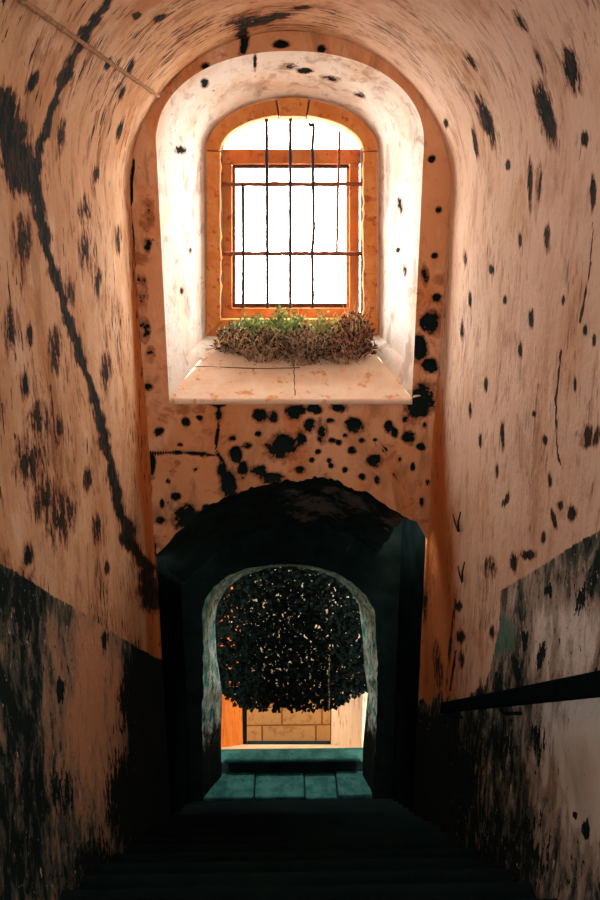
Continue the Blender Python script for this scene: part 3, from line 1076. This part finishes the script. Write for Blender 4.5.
# ------------------------------------------------------------------ tunnel below the window
TT = by_angle(prof_px + TUNJ, CEN, ang)
lo_t = math.atan2(TUN[0][1] - CEN[1], TUN[0][0] - CEN[0]) % (2 * math.pi)
hi_t = math.atan2(TUN[-1][1] - CEN[1], TUN[-1][0] - CEN[0]) % (2 * math.pi)
idx_t = [i for i in range(NA) if lo_t - 1e-6 <= ang[i] <= hi_t + 1e-6]
NT = 40
T = np.zeros((len(idx_t), NT, 3))
for a, i in enumerate(idx_t):
    q = at_y(*outer[i], D)
    for j in range(NT):
        t = j / (NT - 1)
        T[a, j] = q + np.array([0, t * (Y2 - D), -t * (Y2 - D) * .62])
amp = np.clip(np.linspace(0, 1, NT) * 6, 0, 1)[None, :]
nzz = fbm(T, 3.2, 4)
T[..., 2] += np.minimum(nzz, .6) * .035 * amp
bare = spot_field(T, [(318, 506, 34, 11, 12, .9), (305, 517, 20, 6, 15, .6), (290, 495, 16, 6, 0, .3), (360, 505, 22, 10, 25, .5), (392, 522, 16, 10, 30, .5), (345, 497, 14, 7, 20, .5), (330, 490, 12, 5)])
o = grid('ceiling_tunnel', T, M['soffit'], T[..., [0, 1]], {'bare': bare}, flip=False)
tag(o, kind='structure')
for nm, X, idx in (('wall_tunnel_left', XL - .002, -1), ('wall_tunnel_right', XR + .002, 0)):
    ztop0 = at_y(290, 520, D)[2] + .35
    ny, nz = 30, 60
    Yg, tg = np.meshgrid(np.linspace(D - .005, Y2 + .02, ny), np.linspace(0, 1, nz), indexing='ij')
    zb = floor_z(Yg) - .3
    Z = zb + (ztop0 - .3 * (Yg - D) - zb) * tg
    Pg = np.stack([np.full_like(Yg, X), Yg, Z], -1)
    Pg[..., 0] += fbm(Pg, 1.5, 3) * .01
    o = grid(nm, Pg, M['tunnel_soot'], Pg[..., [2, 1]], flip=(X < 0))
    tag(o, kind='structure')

# ------------------------------------------------------------------ lower arch: wall, rim
AC = (290.0, 690.0)
arch_f = [(203, 812), (202, 745), (203, 690), (203, 650), (202, 612), (206, 598), (214, 586), (227, 576), (246, 569), (270, 564.5), (291, 563.5), (315, 566),
          (335, 572), (352, 582), (366, 596), (374, 611), (377, 640), (377, 700), (376, 745), (372, 812)]
arch_b = [(222, 800), (221, 745), (222, 692), (216.5, 655), (215, 622), (217, 605), (227, 588), (244, 575), (269, 567.5), (291, 566), (315, 569.5),
          (335, 577.5), (349, 589), (359, 605), (363, 640), (364.5, 668), (368, 692), (363, 745), (362, 800)]
ang2 = np.linspace(0, 2 * math.pi, 360, endpoint=False)
fpx = by_angle(arch_f, AC, ang2)
bpx = by_angle(arch_b, AC, ang2)
box_px = [tuple(float(v) for v in project(np.array([x, Y2, z]))) for x, z in ((XL - .08, floor_z(Y2) - .4), (XL - .08, -1.0), (XR + .08, -1.0), (XR + .08, floor_z(Y2) - .4))]
opx = by_angle(box_px, AC, ang2)
jit = np.array([fbm(np.array([math.cos(a), math.sin(a), .3]) * 1.0, 2.5, 4) for a in ang2])
W = np.zeros((360, 30, 3))
R = np.zeros((360, 26, 3))
for i in range(360):
    pf = fpx[i] + (np.array([math.cos(ang2[i]), math.sin(ang2[i])]) * jit[i] * 1.6)
    a, b, c = at_y(*pf, Y2), at_y(*opx[i], Y2), at_y(*bpx[i], Y3)
    for j in range(30):
        t = j / 29
        W[i, j] = a * (1 - t) + b * t
    for j in range(26):
        t = j / 25
        R[i, j] = a * (1 - t) + c * t
W[..., 1] += fbm(W, 1.5, 3) * .012 * np.clip(np.linspace(0, 1, 30) * 8, 0, 1)[None, :]
tj = np.linspace(0, 1, 26)
bulge = np.clip(tj * 6, 0, 1) * np.clip((1 - tj) * 6, 0, 1)
rd = R - at_y(290, 680, 6.6)
rd[..., 1] = 0
rd /= np.linalg.norm(rd, axis=-1, keepdims=True)
R += rd * (fbm(R * np.array([1, 1, .6]), 3.0, 4) * .03 * bulge[None, :])[..., None]
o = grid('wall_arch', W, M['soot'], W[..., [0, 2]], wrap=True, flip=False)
tag(o, kind='structure')
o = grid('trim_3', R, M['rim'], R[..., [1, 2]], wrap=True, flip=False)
tag(o, kind='structure')

# ------------------------------------------------------------------ stone ledges at the foot of the lower arch
def tan_row(py, px=290):
    d = ray(px, py)
    return d[2] / d[1]


z_low = tan_row(797) * Y2
y_mid = z_low / tan_row(772)
z_up = tan_row(757) * y_mid
y_back = z_up / tan_row(749.5)
xs = [at_y(p, 797, Y2)[0] for p in (200, 254, 305, 338, 374)]
ledge = empty('stone_ledge', (XC, Y2, floor_z(Y2)))
tag(ledge, 'teal stained stepped stone ledge at the foot of the lower arch', 'ledge')
for k in range(4):
    m = MB()
    m.box(xs[k] + .004, xs[k + 1] - .004, Y2 + .01 + .012 * (k % 2), y_mid + .02, floor_z(Y2) - .15, z_low - .012 * ((k * 7) % 3))
    o = m.build('stone_block', M['teal'], ledge, bevel=.018, seg=3)
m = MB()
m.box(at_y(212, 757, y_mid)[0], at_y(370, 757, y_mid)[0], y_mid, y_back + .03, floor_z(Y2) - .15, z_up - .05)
m.build('riser', M['soot'], ledge, bevel=.01)  # dark colour stands for the shadow under the capping slab
m = MB()
m.box(at_y(210, 757, y_mid)[0], at_y(372, 757, y_mid)[0], y_mid - .03, y_back + .03, z_up - .05, z_up)
m.build('capping_slab', M['teal'], ledge, bevel=.02, seg=3)

# ------------------------------------------------------------------ embrasure beyond, orange light put into the left jamb
YJ0, YJ1, YK = y_back + .40, y_back + 1.10, y_back + 1.7


def quad_wall(name, p0, p1, y0, y1, top, mat, thick):
    a0, a1 = at_y(*p0, y0), at_y(*p1, y1)
    zt = at_y(290, top, y0)[2]
    nu, nv = 12, 24
    m = MB()
    s = thick
    m.hexa([(a0[0], y0, a0[2] - .1), (a1[0], y1, a1[2] - .1), (a1[0] + s, y1, a1[2] - .1), (a0[0] + s, y0, a0[2] - .1),
            (a0[0], y0, zt), (a1[0], y1, zt), (a1[0] + s, y1, zt), (a0[0] + s, y0, zt)] if s > 0 else
           [(a0[0] + s, y0, a0[2] - .1), (a1[0] + s, y1, a1[2] - .1), (a1[0], y1, a1[2] - .1), (a0[0], y0, a0[2] - .1),
            (a0[0] + s, y0, zt), (a1[0] + s, y1, zt), (a1[0], y1, zt), (a0[0], y0, zt)])
    o = m.build(name, mat)
    return tag(o, kind='structure')


quad_wall('wall_embrasure_left', (221, 750), (243, 744), YJ0, YJ1, 600, M['terracotta'], -.25)
quad_wall('wall_embrasure_right', (361.5, 749), (331, 744), YJ0, YJ1, 600, M['cream'], .25)
# floor of the embrasure
a, b, c, d = at_y(214, 749.5, y_back), at_y(370, 749.5, y_back), at_y(345, 742, YK + .05), at_y(232, 742, YK + .05)
o = mesh_from('floor_embrasure', [a, b, c, d], [(0, 1, 2, 3)], M['shaft_wall'], smooth=False)
tag(o, kind='structure')
# ochre block wall at the back
x0, x1 = at_y(200, 744, YK)[0], at_y(380, 744, YK)[0]
z0, z1 = at_y(290, 760, YK)[2], at_y(290, 694, YK)[2]
P = np.array([[[x0, YK, z0], [x0, YK, z1]], [[x1, YK, z0], [x1, YK, z1]]], float)
zrow = at_y(290, 743, YK)[2]
uvb = np.stack([P[..., 0] + .06, P[..., 2] - zrow], -1)
o = grid('wall_back', P, M['ashlar'], uvb, smooth=False)
tag(o, kind='structure')
P = np.array([[[x0, YK, z1], [x0, YK, -1.0]], [[x1, YK, z1], [x1, YK, -1.0]]], float)
o = grid('wall_back_upper', P, M['limestone'], P[..., [0, 2]], smooth=False)
tag(o, kind='structure')
# dark frame around the opening in the embrasure
fr = empty('door_1', tuple(at_y(288, 744, YJ1)))
tag(fr, kind='structure')
for nm, args in (('frame_post', (241.5, 246.8, 640, 746.5)), ('frame_post', (330.6, 334, 640, 746.5)), ('frame_sill', (247, 330.4, 743.3, 746.5))):
    m = MB()
    px_box(m, *args, YJ1 + .0, .05)
    m.build(nm, M['soot'], fr, bevel=.004)
# unseen side walls added to shape the light on the embrasure
for nm, X in (('wall_shaft_left', x0 - .02), ('wall_shaft_right', x1 + .02)):
    o = mesh_from(nm, [(X, Y2 + .03, -7.2), (X, YK + .02, -7.2), (X, YK + .02, -1.0), (X, Y2 + .03, -1.0)], [(0, 1, 2, 3)], M['shaft_wall'], smooth=False)
    tag(o, kind='structure')

# ------------------------------------------------------------------ ivy hanging in the lower arch
ivy = empty('hanging_ivy', tuple(at_y(290, 566, Y3 + .1)))
tag(ivy, 'dark ivy curtain hanging down inside the lower arch', 'ivy')
belly = [(205, 690), (222, 694), (235, 703), (250, 708), (290, 709), (330, 709), (345, 701), (362, 693), (378, 686)]
bx, by = [p[0] for p in belly], [p[1] for p in belly]
specs, pale = [], []
GAPS = [(275, 655, 22), (255, 600, 25), (330, 600, 18), (320, 640, 14), (240, 615, 20), (225, 640, 12), (310, 670, 20), (285, 620, 20)]
YI0, YI1 = Y3 + .26, Y3 + .46
for _ in range(18500):
    px = random.uniform(200, 382)
    py = random.uniform(555, 712)
    if py > np.interp(px, bx, by) + random.uniform(-6, 2):
        continue
    g = max((math.exp(-((px - gx) ** 2 + (py - gy) ** 2) / gr_ ** 2) for gx, gy, gr_ in GAPS))
    if random.random() < .35 * g:
        continue
    b = Vector(at_y(px, py, random.uniform(YI0, YI1)))
    d = (rv() * .8 + Vector((0, -.1, -.6))).normalized()
    n = (rv() * .7 + Vector((0, -1, .3))).normalized()
    L = random.uniform(.035, .065)
    (pale if random.random() < .012 + .035 * g else specs).append((b, d, n, L if 1 else L, L * .42))
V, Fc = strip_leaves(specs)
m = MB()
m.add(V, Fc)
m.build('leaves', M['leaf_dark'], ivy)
V, Fc = strip_leaves([(b, d, n, L * .45, w * .45) for b, d, n, L, w in pale])
m = MB()
m.add(V, Fc)
pl = m.build('pale_leaves', M['leaf_pale'], ivy)
pl['label'] = 'small pale leaves catching the light'
m = MB()
for k in range(26):
    px = 206 + 168 * k / 25 + random.uniform(-3, 3)
    yb = float(np.interp(px, bx, by))
    Yk = random.uniform(YI0 + .04, YI1)
    pts = [at_y(px + 3 * math.sin(t * 5 + k), 558 + (yb - 560) * t * random.uniform(.97, 1.0), Yk) for t in np.linspace(0, 1, 14)]
    m.tube(pts, .006, 5)
m.build('stems', M['leaf_dark'], ivy)
# one long bare tendril
tm = MB()
pts = [at_y(329 + .4 * math.sin(k), 655 + (712 - 655) * k / 10, YI0 - .02) for k in range(11)]
tm.tube(pts, .006, 5)
tm.build('tendril', M['dry'], ivy)

# ------------------------------------------------------------------ handrail
XH = XR - .09
hr = empty('handrail', tuple(at_x(600, 684, XH)))
tag(hr, 'dark flat handrail running down along the right-hand wall', 'handrail')
pt0, pb0 = at_x(600, 671, XH), at_x(600, 697, XH)
pt1, pb1 = at_x(444, 702.5, XH), at_x(444, 713, XH)
kt = (pt1 - pt0) / (pt1[1] - pt0[1])
kb = (pb1 - pb0) / (pb1[1] - pb0[1])
ya, yb2 = .9, pt1[1]
ta, ba = pt0 + kt * (ya - pt0[1]), pb0 + kb * (ya - pb0[1])
te, be = pt1, pb1 + kb * (yb2 - pb1[1])
m = MB()
hw = .022
m.hexa([(XH - hw, ya, ba[2]), (XH + hw, ya, ba[2]), (XH + hw, yb2, be[2]), (XH - hw, yb2, be[2]),
        (XH - hw, ya, ta[2]), (XH + hw, ya, ta[2]), (XH + hw, yb2, te[2]), (XH - hw, yb2, te[2])])
m.build('rail', M['rail'], hr, bevel=.008, seg=3)
for yy in (1.3, 2.9, yb2 - .12):
    m = MB()
    zz = ba[2] + (be[2] - ba[2]) * (yy - ya) / (yb2 - ya) + .012
    m.tube([(XH, yy, zz), (XH, yy, zz - .03), (XH + .02, yy, zz - .045), (XR + .012, yy, zz - .045)], .008, 8)
    m.build('bracket', M['rail'], hr, smooth=True)

# ------------------------------------------------------------------ rope along the vault, iron pegs in the wall
m = MB()
pts = []
for k in range(40):
    t = k / 39
    q = on_shell(-10 + (157 + 10) * t, -22 + (95 + 22) * t, .014 + .006 * math.sin(k * .9))
    q[1] = min(q[1], D - .01)
    pts.append(q)
m.tube(pts, [.0095 + .002 * math.sin(k * 2.1) for k in range(40)], 8, .1)
rp = m.build('rope', M['rope'], smooth=True)
tag(rp, 'thin frayed brown rope stretched along the vault to the arch edge', 'rope')

for k, (pa, pb, pc, lb) in enumerate((((455, 514), (458.5, 531), (464, 512), 'upper bent iron peg in the pink wall near the corner'),
                                      ((460, 566), (462.5, 582), (468, 562), 'lower bent iron peg in the pink wall near the corner'))):
    m = MB()
    A, B, C = on_shell(*pa, .012), on_shell(*pb, .002), on_shell(*pc, .02)
    m.tube([A, (np.array(A) + B) / 2 - np.array([.004, 0, 0]), B, (np.array(B) + C) / 2 - np.array([.006, 0, 0]), C], [.004, .006, .007, .006, .004], 6)
    pg = m.build('iron_peg', M['iron'], smooth=True)
    tag(pg, lb, 'peg', 'iron pegs in the wall')

# ------------------------------------------------------------------ light
SKY, REAR_FILL = 11.5, 8.0  # second value is fill added from an unseen opening behind the camera
w = bpy.data.worlds.new('sky')
scene.world = w
w.use_nodes = True
nt = w.node_tree
bg = nt.nodes['Background']
tc = nt.nodes.new('ShaderNodeTexCoord')
sp_ = nt.nodes.new('ShaderNodeSeparateXYZ')
nt.links.new(tc.outputs['Generated'], sp_.inputs[0])
mr = nt.nodes.new('ShaderNodeMapRange')
mr.interpolation_type = 'SMOOTHSTEP'
mr.inputs['From Min'].default_value = -.45
mr.inputs['From Max'].default_value = .15
nt.links.new(sp_.outputs['Y'], mr.inputs['Value'])
mx = nt.nodes.new('ShaderNodeMix')
mx.data_type = 'RGBA'
nt.links.new(mr.outputs['Result'], mx.inputs[0])
mx.inputs[6].default_value = (REAR_FILL * 1.0, REAR_FILL * .97, REAR_FILL * .93, 1)
mx.inputs[7].default_value = (SKY, SKY * .985, SKY * .95, 1)
nt.links.new(mx.outputs[2], bg.inputs['Color'])
bg.inputs['Strength'].default_value = 1
w.cycles.sampling_method = 'AUTOMATIC'


def portal(name, loc, rot, sx, sy):
    l = bpy.data.lights.new(name, 'AREA')
    l.shape = 'RECTANGLE'
    l.size, l.size_y = sx, sy
    l.cycles.is_portal = True
    o = bpy.data.objects.new(name, l)
    o.location = loc
    o.rotation_euler = rot
    COL.objects.link(o)


wc = at_y(291, 215, YB + .3)
portal('window_portal', wc, (-math.pi / 2, 0, 0), 1.4, 1.9)           # faces -Y, into the passage
portal('entrance_portal', (XC, Y0 - .02, .6), (math.pi / 2, 0, 0), 2.2, 2.6)   # faces +Y, lets in the added rear fill
portal('shaft_portal', (XC, (Y2 + YK) / 2, -.98), (0, 0, 0), 2.4, YK - Y2 + .1)  # unseen sky opening over the added shaft

# ------------------------------------------------------------------ colour management
vs = scene.view_settings
vs.view_transform = 'Standard'
vs.look = 'None'
vs.exposure = 1.25
vs.gamma = 1.0
vs.use_curve_mapping = False
scene.cycles.use_denoising = True
scene.cycles.max_bounces = 12
scene.cycles.diffuse_bounces = 8
scene.cycles.sample_clamp_indirect = 8
